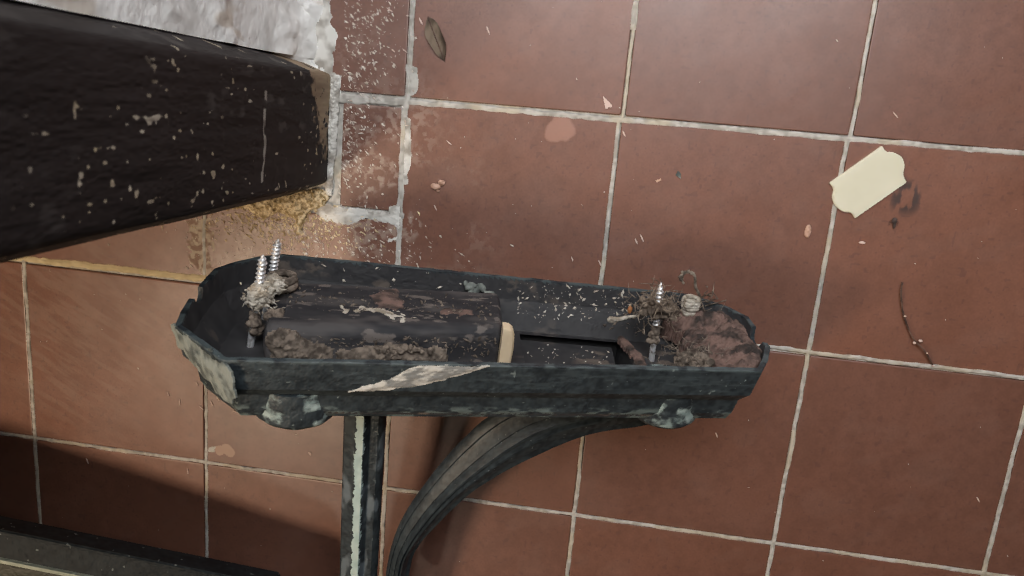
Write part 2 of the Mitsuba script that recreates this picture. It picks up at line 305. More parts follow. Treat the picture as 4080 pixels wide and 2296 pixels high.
for y in YS[1:-1]:
    k += 1
    if y == 0.0: lines += [ribbon((0.250, -0.0035), (0.302, -0.0025), 0.0085, 0.0066, 300), ribbon((0.300, -0.0025), (1.05, 0.002), 0.0050, 0.0046, 301)]
    elif y == -0.15: lines += [ribbon((0.15, -0.1472), (1.05, -0.1500), 0.0045, 0.0040, 303)]
    else: lines.append(ribbon((-0.30, y), (1.05, y), 0.0042, 0.0042, 310 + k))
lines.append(ribbon((0.238, -0.0845), (0.303, -0.0830), 0.0078, 0.0060, 320))
bed = trimesh.creation.box(extents=[1.4, 0.95, 0.02]); bed.apply_translation([0.375, -0.15, -0.0118])
obj('floor', cat([bed] + lines), 'grout', kind='structure', label='pale grout bed and joints between the red clay floor tiles')
obj('floor__cream_joint', ribbon((-0.30, -0.1485), (0.151, -0.1466), 0.0070, 0.0072, 330, lift=0.0006), 'grout_cream', label='wide cream coloured joint left of the black bracket')
def tile(x0, x1, y0, y1):
    """A clay tile with rounded arrises and rounded corners."""
    r, b = 0.0016, 0.0009
    cx, cy = (x0 + x1) / 2, (y0 + y1) / 2
    def ring(ins, z):
        pts = []
        for sx, sy, a0 in ((1, 1, 0), (-1, 1, 90), (-1, -1, 180), (1, -1, 270)):
            for a in (a0, a0 + 45, a0 + 90):
                pts.append((cx + sx * ((x1 - x0) / 2 - r) + (r - ins) * math.cos(math.radians(a)), cy + sy * ((y1 - y0) / 2 - r) + (r - ins) * math.sin(math.radians(a)), z))
        return pts
    v = ring(0, -0.009) + ring(0, -b) + ring(b * 0.35, -b * 0.3) + ring(b, 0.0)
    f = []
    for k in range(3):
        for j in range(12):
            a, c = k * 12 + j, k * 12 + (j + 1) % 12
            f += [[a, c, c + 12], [a, c + 12, a + 12]]
    f += [[36, 36 + j, 36 + j + 1] for j in range(1, 11)]
    m = trimesh.Trimesh(A(v), A(f), process=False)
    t = g.normal(0, 0.0011, 2); m.apply_transform(trimesh.transformations.rotation_matrix(g.normal(0, 0.0016), [0, 0, 1], [cx, cy, 0]))
    vv = A(m.vertices); top = vv[:, 2] > -0.005
    vv[top, 2] += (vv[top, 0] - cx) * t[0] * 0.6 + (vv[top, 1] - cy) * t[1] * 0.6
    m.vertices = vv
    return m
G = 0.0014
for i in range(len(XS) - 1):
    for j in range(len(YS) - 1):
        x0, x1, y1, y0 = XS[i] + G, XS[i + 1] - G, YS[j] - G, YS[j + 1] + G
        sh = 0.0010 if YS[j] > 0.01 else -0.0005
        rects = [(x0 + sh, x1 + sh, y0, y1)]
        if XS[i] == 0.15 and YS[j] == 0.0: rects = [(0.2545, x1 - 0.001, -0.0800, -0.0065), (x0, x1, y0, -0.0875)]
        elif XS[i] == 0.15 and YS[j] == 0.15: rects = [(0.2300, x1, y0, y1)]
        elif XS[i] <= 0.01 and YS[j] in (0.0,): rects = [(x0, x1, y0, y1)]
        elif XS[i] < 0.15 and YS[j] > 0.1: continue
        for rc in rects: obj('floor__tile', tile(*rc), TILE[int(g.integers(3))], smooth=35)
# mortar smeared over the tiles where they were cut round the post
obj('floor__mortar_smear', crust([(0.238, -0.079), (0.255, -0.0805), (0.30, -0.081), (0.302, -0.0945), (0.292, -0.0905), (0.276, -0.088), (0.262, -0.093), (0.244, -0.094), (0.236, -0.088)], onfloor, 0.0012, 3, res=0.0007, amp=0.0030, freq=220), 'mortar')
obj('floor__mortar_smear', crust([(0.291, -0.076), (0.300, -0.075), (0.301, -0.085), (0.292, -0.084)], onfloor, 0.0008, 5, res=0.0006, amp=0.0014, freq=300), 'mortar')
obj('floor__mortar_smear', crust([(0.299, -0.012), (0.3045, -0.014), (0.3060, -0.040), (0.3045, -0.060), (0.300, -0.062)], onfloor, 0.0007, 6, res=0.0006, amp=0.0022, freq=260), 'mortar')
obj('floor__mortar_smear', crust([(0.298, 0.024), (0.3065, 0.022), (0.309, 0.004), (0.3005, 0.001)], onfloor, 0.0006, 9, res=0.0006, amp=0.0026, freq=260), 'grout')
obj('floor__mortar_smear', crust([(0.292, -0.101), (0.300, -0.096), (0.301, -0.100), (0.291, -0.1045)], onfloor, 0.0005, 12, res=0.0006, amp=0.0024, freq=260), 'mortar')
obj('floor__mortar_smear', crust([(0.1585, -0.2850), (0.1530, -0.2850), (0.1515, -0.2905), (0.1580, -0.2905)], onfloor, 0.0005, 14, res=0.0005, amp=0.0012, freq=260), 'grout')
obj('floor__mortar_smear', crust([(0.291, -0.160), (0.304, -0.160), (0.3035, -0.232), (0.299, -0.245), (0.297, -0.20)], onfloor, 0.0006, 15, res=0.0007, amp=0.0020, freq=200), 'grout')
obj('floor__mortar_smear', crust([(0.139, -0.098), (0.156, -0.098), (0.158, -0.143), (0.146, -0.145), (0.136, -0.130)], onfloor, 0.0002, 17, res=0.0007, amp=0.0075, freq=260), 'dusty_film')

obj('floor__plaster_film', crust([(0.228, 0.012), (0.2475, 0.012), (0.246, 0.040), (0.241, 0.070), (0.240, 0.120), (0.228, 0.120)], onfloor, 0.0003, 18, res=0.0006, amp=0.0090, freq=120), 'mortar')

# ------------------------------------------------------------------ wall and wooden post
def wall_mesh():
    ys = np.r_[np.arange(0.0215, 0.22, 0.0020), np.linspace(0.225, 0.9, 30)]
    zs = np.r_[np.arange(-0.004, 0.46, 0.0022), np.linspace(0.47, 2.3, 40)]
    Y, Z = np.meshgrid(ys, zs, indexing='ij')
    q = np.c_[Y.ravel() * 38, Z.ravel() * 38, Y.ravel() * 0 + 2]
    lump = np.clip(meshkit.fbm(np.c_[Y.ravel() * 48, Z.ravel() * 34, Y.ravel() * 0 + 5], 3, 4) - 0.58, 0, 1) * 0.014
    x = 0.2215 + 0.004 * (meshkit.fbm(q, 4, 2) - 0.5) + np.minimum(lump, 0.011) + 0.010 * np.exp(-np.maximum(Z.ravel(), 0) / 0.02)
    v = np.c_[x, Y.ravel(), Z.ravel()]; n = len(zs); idx = np.arange(len(v)).reshape(Y.shape)
    a, b, c, d = idx[:-1, :-1].ravel(), idx[1:, :-1].ravel(), idx[1:, 1:].ravel(), idx[:-1, 1:].ravel()
    back = trimesh.creation.box(extents=[0.16, 0.8785, 2.304]); back.apply_translation([0.13, 0.46075, 1.148])
    return cat([trimesh.Trimesh(v, np.vstack([np.c_[a, b, c], np.c_[a, c, d]]), process=False), back])
wl = thing('plaster_wall', 'rough white plaster wall beside the black post', 'wall')
obj(wl + '__wall_face', wall_mesh(), 'plaster', smooth=40)
def fillet_mesh():
    r = 0.0011
    X, Y = np.meshgrid(np.arange(0.214, 0.262, r), np.arange(-0.002, 0.30, r), indexing='ij')
    q = np.c_[X.ravel() * 75, Y.ravel() * 75, X.ravel() * 0]
    nz = meshkit.fbm(q, 4, 8)
    w = 0.004 + 0.026 * meshkit.fbm(np.c_[Y.ravel() * 70, X.ravel() * 90, Y.ravel() * 0], 4, 6) + 0.010 * np.clip((0.02 - Y.ravel()) / 0.02, 0, 1)
    t = np.clip(1 - (X.ravel() - 0.222) / w, 0, 1.3)
    edge = np.clip((Y.ravel() + 0.002) / 0.012, 0, 1)
    z = (0.030 * t ** 2.2 * (0.5 + nz) + 0.004 * (nz - 0.45) * (t > 0)) * edge ** 0.7 - 0.0006 * (t <= 0)
    idx = np.arange(X.size).reshape(X.shape)
    a, b, c, d = idx[:-1, :-1].ravel(), idx[1:, :-1].ravel(), idx[1:, 1:].ravel(), idx[:-1, 1:].ravel()
    f = np.vstack([np.c_[a, b, c], np.c_[a, c, d]])
    f = f[(z[f] > 0).any(1)]
    m = trimesh.Trimesh(np.c_[X.ravel(), Y.ravel(), z], f, process=False); m.remove_unreferenced_vertices()
    return m
obj(wl + '__plaster_fillet', fillet_mesh(), 'plaster', smooth=40, label='lumpy white plaster spilling from the wall foot onto the tiles')

def post_mesh():
    sec = [(0.2455, 0.0098), (0.2448, 0.0122), (0.2170, 0.0222), (0.2145, 0.0225), (0.110, 0.0225), (0.110, -0.0765), (0.2145, -0.0765), (0.2170, -0.0758), (0.2440, -0.0648), (0.2455, -0.0622)]
    ring = sg.Polygon(sec).exterior; n = 150
    P = A([ring.interpolate(i / n, normalized=True).coords[0] for i in range(n)]); L = ring.length
    zs = np.r_[np.arange(-0.003, 0.46, 0.0025), np.linspace(0.47, 2.3, 30)]
    c = P.mean(0); v = []
    for z in zs:
        q = np.c_[P * 55, np.full(n, z * 16)]
        d = 0.0016 * (meshkit.fbm(q, 4, 3) - 0.5)
        foot = 0.0030 * np.exp(-max(z, 0) / 0.010) * (meshkit.fbm(np.c_[P * 140, np.full(n, z * 140)], 3, 5) - 0.75)
        nrm = P - c; nrm /= np.linalg.norm(nrm, axis=1, keepdims=True)
        v.append(np.c_[P + nrm * (d + foot)[:, None], np.full(n, z)])
    v = np.vstack(v); f = []
    i, j = np.meshgrid(np.arange(len(zs) - 1), np.arange(n), indexing='ij'); a, b = (i * n + j).ravel(), (i * n + (j + 1) % n).ravel()
    f = np.vstack([np.c_[a, b, b + n], np.c_[a, b + n, a + n]])
    return trimesh.Trimesh(v, f[:, ::-1], process=False)
ps = thing('wooden_post', 'black painted wooden post with chipped, worn foot standing on the tiles', 'post')
obj(ps + '__shaft', post_mesh(), 'black_painted_wood', smooth=45)
obj(ps + '__mortar_joint', crust([(0.2440, 0.014), (0.2530, 0.012), (0.2520, -0.004), (0.2510, -0.030), (0.2495, -0.060), (0.2490, -0.074), (0.2430, -0.0735), (0.2430, -0.03)], onfloor, 0.0028, 21, res=0.0006, amp=0.0020, freq=260), 'mortar', label='strip of grey mortar along the foot of the post')
# paint flakes standing proud of the post face
g = np.random.default_rng(21)

# ------------------------------------------------------------------ dust, grit and crumbs
saw = cat([crust([(0.150, -0.0790), (0.178, -0.0790), (0.2150, -0.0750), (0.2420, -0.0680), (0.2470, -0.0740), (0.2440, -0.0820), (0.2330, -0.0860), (0.2280, -0.0950), (0.2270, -0.1040), (0.2225, -0.1040), (0.2215, -0.0930), (0.2080, -0.0900), (0.1960, -0.0950), (0.1850, -0.0905), (0.1700, -0.0890), (0.1500, -0.0850)], onfloor, 0.0070, 31, res=0.0007, amp=0.0030, freq=200, rough=0.3)])
def scatter(n, fn, smin, smax, g, z=0.0004):
    P = []
    while len(P) < n:
        c = fn(g)
        if c is not None: P.append(c)
    s = smin + (smax - smin) * g.power(0.45, n)
    return np.c_[A(P), np.full(n, z)], s
def around_saw(g):
    x, y = g.normal([0.212, -0.094], [0.030, 0.011])
    return (x, y) if y < -0.079 and x > 0.10 else None
P, s = scatter(1500, around_saw, 0.00022, 0.0010, g)
sv = A(saw.vertices); sv = sv[sv[:, 2] > 0.0006]; sv = sv[g.integers(0, len(sv), 1800)] + g.normal(0, 0.0003, (1800, 3))
obj('sawdust', cat([saw, grains(P, s, g, lean=-0.75), grains(sv, 0.0002 + 0.0007 * g.power(0.5, 1800), g, lean=-0.75)]), 'sawdust', kind='stuff', label='yellow sawdust heaped against the foot of the black post', category='sawdust')
def round_post(g):
    r = g.random()
    if r < 0.45: x, y = g.normal([0.262, 0.045], [0.018, 0.045])
    elif r < 0.62: x, y = g.normal([0.258, -0.04], [0.012, 0.026])
    else: x, y = g.normal([0.240, -0.112], [0.050, 0.018])
    if x < 0.253 and y > -0.078: return None
    if x > 0.46 or x < 0.07 or y > 0.2: return None
    return (x, y)
P, s = scatter(1500, round_post, 0.00022, 0.0011, g)
def spare(g):
    x, y = g.uniform(-0.05, 0.80), g.uniform(-0.38, 0.11)
    keep = math.exp(-((x - 0.25) ** 2 + (y + 0.06) ** 2) / 0.03) * 0.8 + 0.10
    return (x, y) if g.random() < keep and not (x < 0.25 and y > -0.08) else None
P2, s2 = scatter(170, spare, 0.00022, 0.0007, g)
obj('plaster_grit', grains(np.vstack([P, P2]), np.r_[s, s2], g, lean=-0.75), 'grit', kind='stuff', label='fine pale plaster grit strewn over the tiles round the post', category='grit')
SPL = [(0.6262, 0.0167), (0.3542, 0.0495), (0.3073, 0.0521), (0.2851, 0.0579), (0.2892, 0.0313), (0.2972, 0.0319), (0.3256, -0.0741), (0.4742, -0.0808), (0.4705, -0.0835), (0.4272, -0.1009), (0.4469, -0.1015), (0.4531, -0.0105), (0.2373, -0.2792), (0.1433, -0.2331),
       (0.1186, -0.2448), (0.1283, -0.2504), (0.1465, -0.2528), (0.1554, -0.2478), (0.1606, -0.243), (0.1736, -0.247), (0.1755, -0.2523), (0.182, -0.2503), (0.0464, -0.3138), (0.1344, -0.3098), (0.5458, -0.2196), (0.7332, -0.2428), (0.3326, -0.0277)]
for i, (x, y) in enumerate(SPL):
    L, w, a = (g.uniform(0.0016, 0.0030), g.uniform(0.00035, 0.0006), -0.9 + g.normal(0, 0.25))
    if i in (12,): L, w = 0.0016, 0.0010
    m = blob((0, 0, 0), (L, w, 0.0004), 400 + i, 0.3, 1.5, 2)
    m.apply_transform(trimesh.transformations.rotation_matrix(a, [0, 0, 1])); m.apply_translation([x, y, 0.0004])
    obj('splinter', m, 'bone_chip', smooth=True, label='tiny pale splinter lying loose on the red tiles', category='splinter', group='tiny pale splinters scattered on the tiles')

def prism(poly, z0, z1, bevel=0.0):
    pg = sg.Polygon(poly).buffer(0)
    cs = lambda q: m3.CrossSection([A(q.exterior.coords)[:-1][::(1 if q.exterior.is_ccw else -1)].tolist()])
    if bevel:
        return man(m3.Manifold.extrude(cs(pg), z1 - z0 - bevel).translate([0, 0, z0]) + m3.Manifold.extrude(cs(pg.buffer(-bevel * 0.55)), z1 - z0 - bevel * 0.35).translate([0, 0, z0]) + m3.Manifold.extrude(cs(pg.buffer(-bevel)), z1 - z0).translate([0, 0, z0]))
    return man(m3.Manifold.extrude(cs(pg), z1 - z0).translate([0, 0, z0]))
def smooth_poly(P, k=6):
    P = A(P, float); n = len(P); out = []
    for i in range(n):
        p0, p1, p2, p3 = P[i - 1], P[i], P[(i + 1) % n], P[(i + 2) % n]
        for t in np.arange(k) / k:
            out.append(0.5 * (2 * p1 + (p2 - p0) * t + (2 * p0 - 5 * p1 + 4 * p2 - p3) * t * t + (3 * p1 - p0 - 3 * p2 + p3) * t ** 3))
    return out
def spline(P, k=6):
    P = A(P, float); Q = np.vstack([2 * P[0] - P[1], P, 2 * P[-1] - P[-2]]); out = []
    for i in range(1, len(Q) - 2):
        p0, p1, p2, p3 = Q[i - 1:i + 3]
        for t in np.arange(k) / k:
            out.append(0.5 * (2 * p1 + (p2 - p0) * t + (2 * p0 - 5 * p1 + 4 * p2 - p3) * t * t + (3 * p1 - p0 - 3 * p2 + p3) * t ** 3))
    return A(out + [P[-1]])
# ivory plate with scalloped ends
e1 = spline([(0.6209, -0.0034), (0.6240, -0.0066), (0.6286, -0.0068), (0.6345, -0.0095), (0.6372, -0.0145), (0.6376, -0.0205), (0.6406, -0.0253)], 5)
e2 = spline([(0.6127, -0.0521), (0.6095, -0.0487), (0.6040, -0.0484), (0.5982, -0.0445), (0.5956, -0.0392), (0.5956, -0.0345), (0.5924, -0.0303)], 5)
obj('name_plate', prism(np.vstack([e1, e2]), 0.0003, 0.0030, 0.0009), 'ivory_plastic', smooth=30, label='blank ivory plate with scalloped ends lying across a tile joint at the right', category='plate')
obj('chip', prism([(0.4360, 0.0133), (0.4405, 0.0098), (0.4430, 0.0074), (0.4426, 0.0058), (0.4407, 0.0063), (0.4402, 0.0050), (0.4387, 0.0050)], 0.0002, 0.0012, 0.0003), 'bone_chip', label='flat pale pink chip above the upper tile joint, near the middle', category='chip')
obj('chip', cat([blob((0.3250, -0.0590, 0.0012), (0.0034, 0.0022, 0.0014), 51, 0.35), blob((0.3291, -0.0558, 0.0014), (0.0026, 0.0020, 0.0015), 52, 0.4), blob((0.3268, -0.0618, 0.0008), (0.0012, 0.0009, 0.0008), 53, 0.3)]), 'clay_chip', smooth=40, label='broken reddish crumb in two pieces on the tile right of the post', category='chip')
obj('chip', blob((0.5843, -0.0644, 0.0009), (0.0022, 0.0044, 0.0011), 54, 0.3), 'clay_chip', smooth=40, label='oval light brown chip left of the joint below the ivory plate', category='chip')
obj('chip', blob((0.6207, -0.0681, 0.0006), (0.0020, 0.0009, 0.0006), 55, 0.3), 'bone_chip', smooth=40, label='tiny whitish chip below the ivory plate', category='chip')
obj('paint_flake', prism([(0.4925, -0.0320), (0.4945, -0.0335), (0.4950, -0.0372), (0.4932, -0.0360), (0.4912, -0.0350)], 0.0005, 0.0011, 0.0002), 'grey_mortar', label='small grey flake on the tile between the bracket and the ivory plate', category='flake')
obj('paint_flake', prism([(0.4782, -0.0400), (0.4815, -0.0380), (0.4822, -0.0392), (0.4792, -0.0412)], 0.0003, 0.0008), 'clay_chip', label='thin reddish flake left of the small grey flake', category='flake')
obj('insect', cat([blob((0.6382, -0.0512, 0.0013), (0.0017, 0.0020, 0.0011), 61, 0.3), blob((0.6388, -0.0542, 0.0010), (0.0010, 0.0022, 0.0008), 62, 0.3)] + [tube([(0.6382, -0.0515 - 0.001 * k, 0.0012), (0.6382 + s * 0.0020, -0.0512 - 0.001 * k, 0.0018), (0.6382 + s * 0.0032, -0.0520 - 0.0013 * k, 0.0003)], 0.00012, 4) for k in (0, 1, 2) for s in (-1, 1)]), 'dark_crumb', smooth=40, label='dead dark insect on the tile below the ivory plate', category='insect')
# dry leaf
def leaf_mesh():
    a, b = A([0.3124, 0.0549]), A([0.3255, 0.0275]); d = b - a; L = np.linalg.norm(d); d /= L; q = A([-d[1], d[0]])
    n, m = 26, 9; V = []
    for i in range(n):
        t = i / (n - 1); w = 0.0056 * (math.sin(math.pi * min(1, t ** 0.85)) ** 0.8) + 0.0002
        for j in range(m):
            s = 2 * j / (m - 1) - 1
            z = 0.0006 + 0.0022 * abs(s) ** 1.6 * math.sin(math.pi * t) + 0.0006 * math.sin(5 * t + 2 * s)
            V.append(np.r_[a + d * L * t + q * w * s * (1 + 0.1 * math.sin(9 * t + s)), max(z, 0.0003)])
    idx = np.arange(n * m).reshape(n, m); p, r, s, u = idx[:-1, :-1].ravel(), idx[1:, :-1].ravel(), idx[1:, 1:].ravel(), idx[:-1, 1:].ravel()
    V = A(V); F = np.vstack([np.c_[p, r, s], np.c_[p, s, u]])
    return cat([trimesh.Trimesh(V, F, process=False), trimesh.Trimesh(V - [0, 0, 0.00025], F[:, ::-1], process=False)])
lf = thing('dry_leaf_blade', 'narrow brown dry leaf lying on the tile near the top edge', 'leaf')
obj(lf + '__blade', leaf_mesh(), 'dry_leaf', smooth=True)
obj(lf + '__midrib', tube(spline([(0.3122, 0.0553, 0.0009), (0.3180, 0.0430, 0.0011), (0.3230, 0.0330, 0.0011), (0.3262, 0.0262, 0.0006)], 5), np.linspace(0.0005, 0.0002, 16), 6), 'twig_bark')
tw = thing('twig', 'thin bent dark twig lying on the right hand tile', 'twig')
TP = spline([(0.6514, -0.0921, 0.0012), (0.6512, -0.0975, 0.0020), (0.6525, -0.1035, 0.0022), (0.6566, -0.1151, 0.0018), (0.6650, -0.1293, 0.0024), (0.6744, -0.1377, 0.0030), (0.6826, -0.1479, 0.0016)], 6)
obj(tw + '__stem', tube(TP, 0.00045 + 0.0003 * meshkit.noise(np.c_[np.arange(len(TP)) * 0.8, np.zeros(len(TP)), np.zeros(len(TP))], 2), 6), 'twig_bark', smooth=40)
for c, r in (((0.6671, -0.1330, 0.0022), 0.0012), ((0.6703, -0.1310, 0.0028), 0.0013), ((0.6572, -0.1150, 0.0024), 0.0008), ((0.6826, -0.1477, 0.0018), 0.0008), ((0.6760, -0.1390, 0.0036), 0.0006)):
    obj(tw + '__bud', blob(c, (r, r * 0.8, r * 0.8), 70 + int(1e4 * r), 0.3, 1.5, 2), 'bone_chip', smooth=True)

# ------------------------------------------------------------------ the wall bracket lying on its side
br = thing('wall_bracket', 'dark blue-green metal bracket lying on the tiles, its hollow back full of dried mud', 'bracket')
OUT = [(-0.1403, -0.0563), (-0.1254, -0.0635), (-0.0817, -0.0608), (-0.044, -0.0575), (0.0333, -0.0525), (0.081, -0.0500), (0.1202, -0.0478), (0.1445, -0.0462), (0.1666, -0.0322), (0.1768, -0.018), (0.1775, 0.000), (0.1770, 0.0182), (0.1690, 0.0338), (0.1604, 0.0463),
       (0.1187, 0.0483), (0.0232, 0.0535), (-0.048, 0.0580), (-0.1308, 0.0642), (-0.1343, 0.0632), (-0.1643, 0.0339), (-0.1658, 0.0194), (-0.1658, 0), (-0.1648, -0.0142), (-0.1617, -0.0353), (-0.1528, -0.0463)]
OP = sg.Polygon(OUT).convex_hull
def slab(off0, y0, off1, y1):
    a, b = A(OP.buffer(-off0, join_style='round').exterior.coords)[:-1], A(OP.buffer(-off1, join_style='round').exterior.coords)[:-1]
    return hull(np.vstack([np.c_[a[:, 0], np.full(len(a), y0), a[:, 1]], np.c_[b[:, 0], np.full(len(b), y1), b[:, 1]]]))
def mbox(x0, x1, y0, y1, z0, z1): return m3.Manifold.cube([x1 - x0, y1 - y0, z1 - z0]).translate([x0, y0, z0])
def rag(c, r, seed): return m3.Manifold(m3.Mesh(np.asarray(blob(c, r, seed, 0.22, 1.4, 2).vertices, np.float32), np.asarray(trimesh.creation.icosphere(subdivisions=2).faces, np.uint32)))
shell = slab(0.0004, -0.0006, 0, -0.0014) + slab(0, -0.0012, 0.0026, -0.0200) + slab(0.0026, -0.0195, 0.0085, -0.0275) + slab(0.0085, -0.0270, 0.0100, -0.0385) + slab(0.0100, -0.0380, 0.0125, -0.0440)
shell = shell - slab(0.0030, 0.001, 0.0052, -0.0160) - slab(0.0050, -0.0155, 0.0155, -0.0330)
shell = shell + mbox(0.0265, 0.1085, -0.0620, -0.0345, -0.0480, 0.0125) - mbox(0.0313, 0.1035, -0.0590, -0.0346, -0.0465, 0.0100)  # added hidden box behind the plate; its depth keeps the slot dark
shell = shell - hull([(x, y, z) for x, z in ((0.0313, -0.0362), (0.1035, -0.0328), (0.1035, 0.0095), (0.0313, 0.0095)) for y in (-0.0352, -0.030)])
shell = shell - rag((-0.166, 0.004, -0.004), (0.012, 0.012, 0.0085), 3) - rag((0.176, 0.003, 0.004), (0.012, 0.0125, 0.0105), 4)
shell = shell.refine_to_length(0.0035)
m = man(shell); v = A(m.vertices)
out = v[:, 1] > -0.0015
v[:, 1] += np.where(out, 0.0009 * (meshkit.fbm(v * 160, 3, 3) - 0.6), 0)
v += 0.0005 * (np.stack([meshkit.fbm(v * 130 + k * 9, 3, k) for k in range(3)], -1) - 0.5)
m.vertices = v
ctr = A(m.triangles_center); pp = shapely.points(ctr[:, 0], ctr[:, 2])
dep = shapely.distance(pp, OP.exterior) * shapely.contains(OP, pp)
inner = (dep > np.interp(-ctr[:, 1], [0, 0.0155, 0.033, 0.044], [0.0022, 0.0040, 0.0120, 0.0108])) & (ctr[:, 1] < -0.0016) & (ctr[:, 1] > -0.0418)
inner |= (np.abs(ctr[:, 0] - 0.0674) < 0.0363) & (ctr[:, 1] < -0.0334) & (ctr[:, 1] > -0.0592) & (ctr[:, 2] > -0.0467) & (ctr[:, 2] < 0.0102)
sub = lambda k: trimesh.Trimesh(A(m.vertices), m.faces[k], process=False)
obj(br + '__back_plate', W(sub(~inner)), 'painted_metal', smooth=32)
obj(br + '__tray_inside', W(sub(inner)), 'bare_iron', smooth=32, label='bare dusty inside of the hollow plate')
obj(br + '__cover_plate', W(man(hull([(x, y, z) for x, z in ((0.0318, -0.0372), (0.0955, -0.0340), (0.0915, 0.0095), (0.0318, 0.0095)) for y in (-0.0412, -0.0396)]))), 'bare_iron')
obj(br + '__edge_strip', W(crust([(0.0965, -0.0390), (0.1030, -0.0395), (0.1115, -0.012), (0.1115, 0.02), (0.1045, 0.02), (0.1035, -0.010)], lambda u, v, h: np.c_[u, -0.0328 + h, v], 0.0030, 41, res=0.0011, amp=0.0016, freq=200, skirt=0.0018)), 'red_mud', smooth=40, label='reddish crusted edge of the opening in the tray')
bz0, bz1 = ((-0.1240, -0.0330), (0.0130, -0.0360)), ((-0.1195, 0.0240), (0.0116, 0.0100))
bp = []
for (xa, za), (xb, zb) in zip(bz0, bz1):
    e = 0.0020 if xa > 0 else -0.0020
    for k in range(7):
        t = k / 6 * math.pi / 2; r = 0.0075
        bp += [(xb, -0.0044 - r + r * math.cos(t), zb - r + r * math.sin(t)), (xa, -0.0044 - 0.003 + 0.003 * math.cos(t), za + 0.003 - 0.003 * math.sin(t))]
        bp += [(xb + e, -0.0070 - r + r * math.cos(t), zb - 0.002 - r + r * math.sin(t)), (xa + e, -0.0070 - 0.003 + 0.003 * math.cos(t), za + 0.005 - 0.003 * math.sin(t))]
    bp += [(xb + e, -0.034, zb - 0.002), (xa + e, -0.034, za + 0.002), (xb, -0.034, zb), (xa, -0.034, za)]
bm = man((hull(bp) - mbox(-0.1300, -0.1130, -0.03, 0.01, -0.004, 0.012)).refine_to_length(0.0030)); v = A(bm.vertices)
v += 0.0016 * (np.stack([meshkit.fbm(v * 120 + k * 6, 4, k + 31) for k in range(3)], -1) - 0.5); bm.vertices = v
obj(br + '__terminal_block', W(bm), 'dirty_block', smooth=45, label='black crusted block filling the left of the hollow plate')
sl = [(0.0128, -0.0006), (0.0165, -0.0010), (0.0190, -0.0028), (0.0203, -0.0062), (0.0209, -0.0150), (0.0200, -0.033), (0.0128, -0.033)]
obj(br + '__end_sleeve', W(man(hull([(0.0128 + (x - 0.0128) * k, y - (1 - k) * 0.004, z) for x, y in sl for k, z in ((1, 0.0085), (1, 0.0135), (0.93, 0.0150), (0.80, 0.0158))]).refine_to_length(0.004))), 'cream_plastic', smooth=40, label='cream plastic end piece of the block')
def screw(base, tip, r0=0.0019, r1=0.0029, pitch=0.0028, plain=0.45, tip_l=0.0042):
    base, tip = A(base, float), A(tip, float); L = np.linalg.norm(tip - base); d = (tip - base) / L
    a = unit(np.cross(d, [0.2, 0.1, 1])); b = np.cross(d, a); n, m = int(L / 0.00022), 18
    s = np.linspace(0, L, n); th = np.arange(m) * 2 * np.pi / m
    S, TH = np.meshgrid(s, th, indexing='ij')
    ph = (S / pitch - TH / (2 * np.pi)) % 1
    ridge = np.clip(1 - np.abs(ph - 0.5) / 0.30, 0, 1)
    R = np.where(S < plain * L, r0 * 1.12, r0 + (r1 - r0) * ridge)
    R = R * np.clip((L - S) / tip_l, 0.03, 1) ** 0.6
    v = base + d * S[..., None] + R[..., None] * (np.cos(TH)[..., None] * a + np.sin(TH)[..., None] * b)
    i, j = np.meshgrid(np.arange(n - 1), np.arange(m), indexing='ij'); p, q = (i * m + j).ravel(), (i * m + (j + 1) % m).ravel()
    return trimesh.Trimesh(v.reshape(-1, 3), np.vstack([np.c_[p, q, q + m], np.c_[p, q + m, p + m]]), process=False)
obj(br + '__screw', W(screw((-0.1342, -0.034, -0.0009), (-0.1250, 0.0278, -0.0009))), 'bright_steel', smooth=40)
obj(br + '__screw', W(screw((-0.1325, -0.034, -0.0340), (-0.1229, 0.0230, -0.0340))), 'bright_steel', smooth=40)
obj(br + '__screw', W(screw((0.1160, -0.034, -0.0102), (0.1100, 0.0238, -0.0102), r0=0.0018, r1=0.0026, tip_l=0.0075)), 'bright_steel', smooth=40)
# front bosses over the screw holes
def boss(cx, cz, r, sx):
    ms = None
    for (ra, ya, rb, yb) in ((r, -0.0265, r * 0.97, -0.0475), (r * 0.97, -0.0475, r * 0.85, -0.0505), (r * 0.85, -0.0505, r * 0.50, -0.0520)):
        P = [(cx + sx * rr * math.cos(t), y, cz + rr * math.sin(t)) for rr, y in ((ra, ya), (rb, yb)) for t in np.linspace(0, 2 * np.pi, 40, endpoint=False)]
        ms = hull(P) if ms is None else ms + hull(P)
    mm = man(ms.refine_to_length(0.0028)); v = A(mm.vertices)
    v += 0.0011 * (np.stack([meshkit.fbm(v * 150 + k * 5, 3, k + 3) for k in range(3)], -1) - 0.5)
    mm.vertices = v
    return mm
obj(br + '__boss', W(boss(-0.1015, 0.0370, 0.0200, 1.18)), 'boss_metal', smooth=35)
obj(br + '__boss', W(boss(0.1172, 0.0230, 0.0185, 1.20)), 'boss_metal', smooth=35)
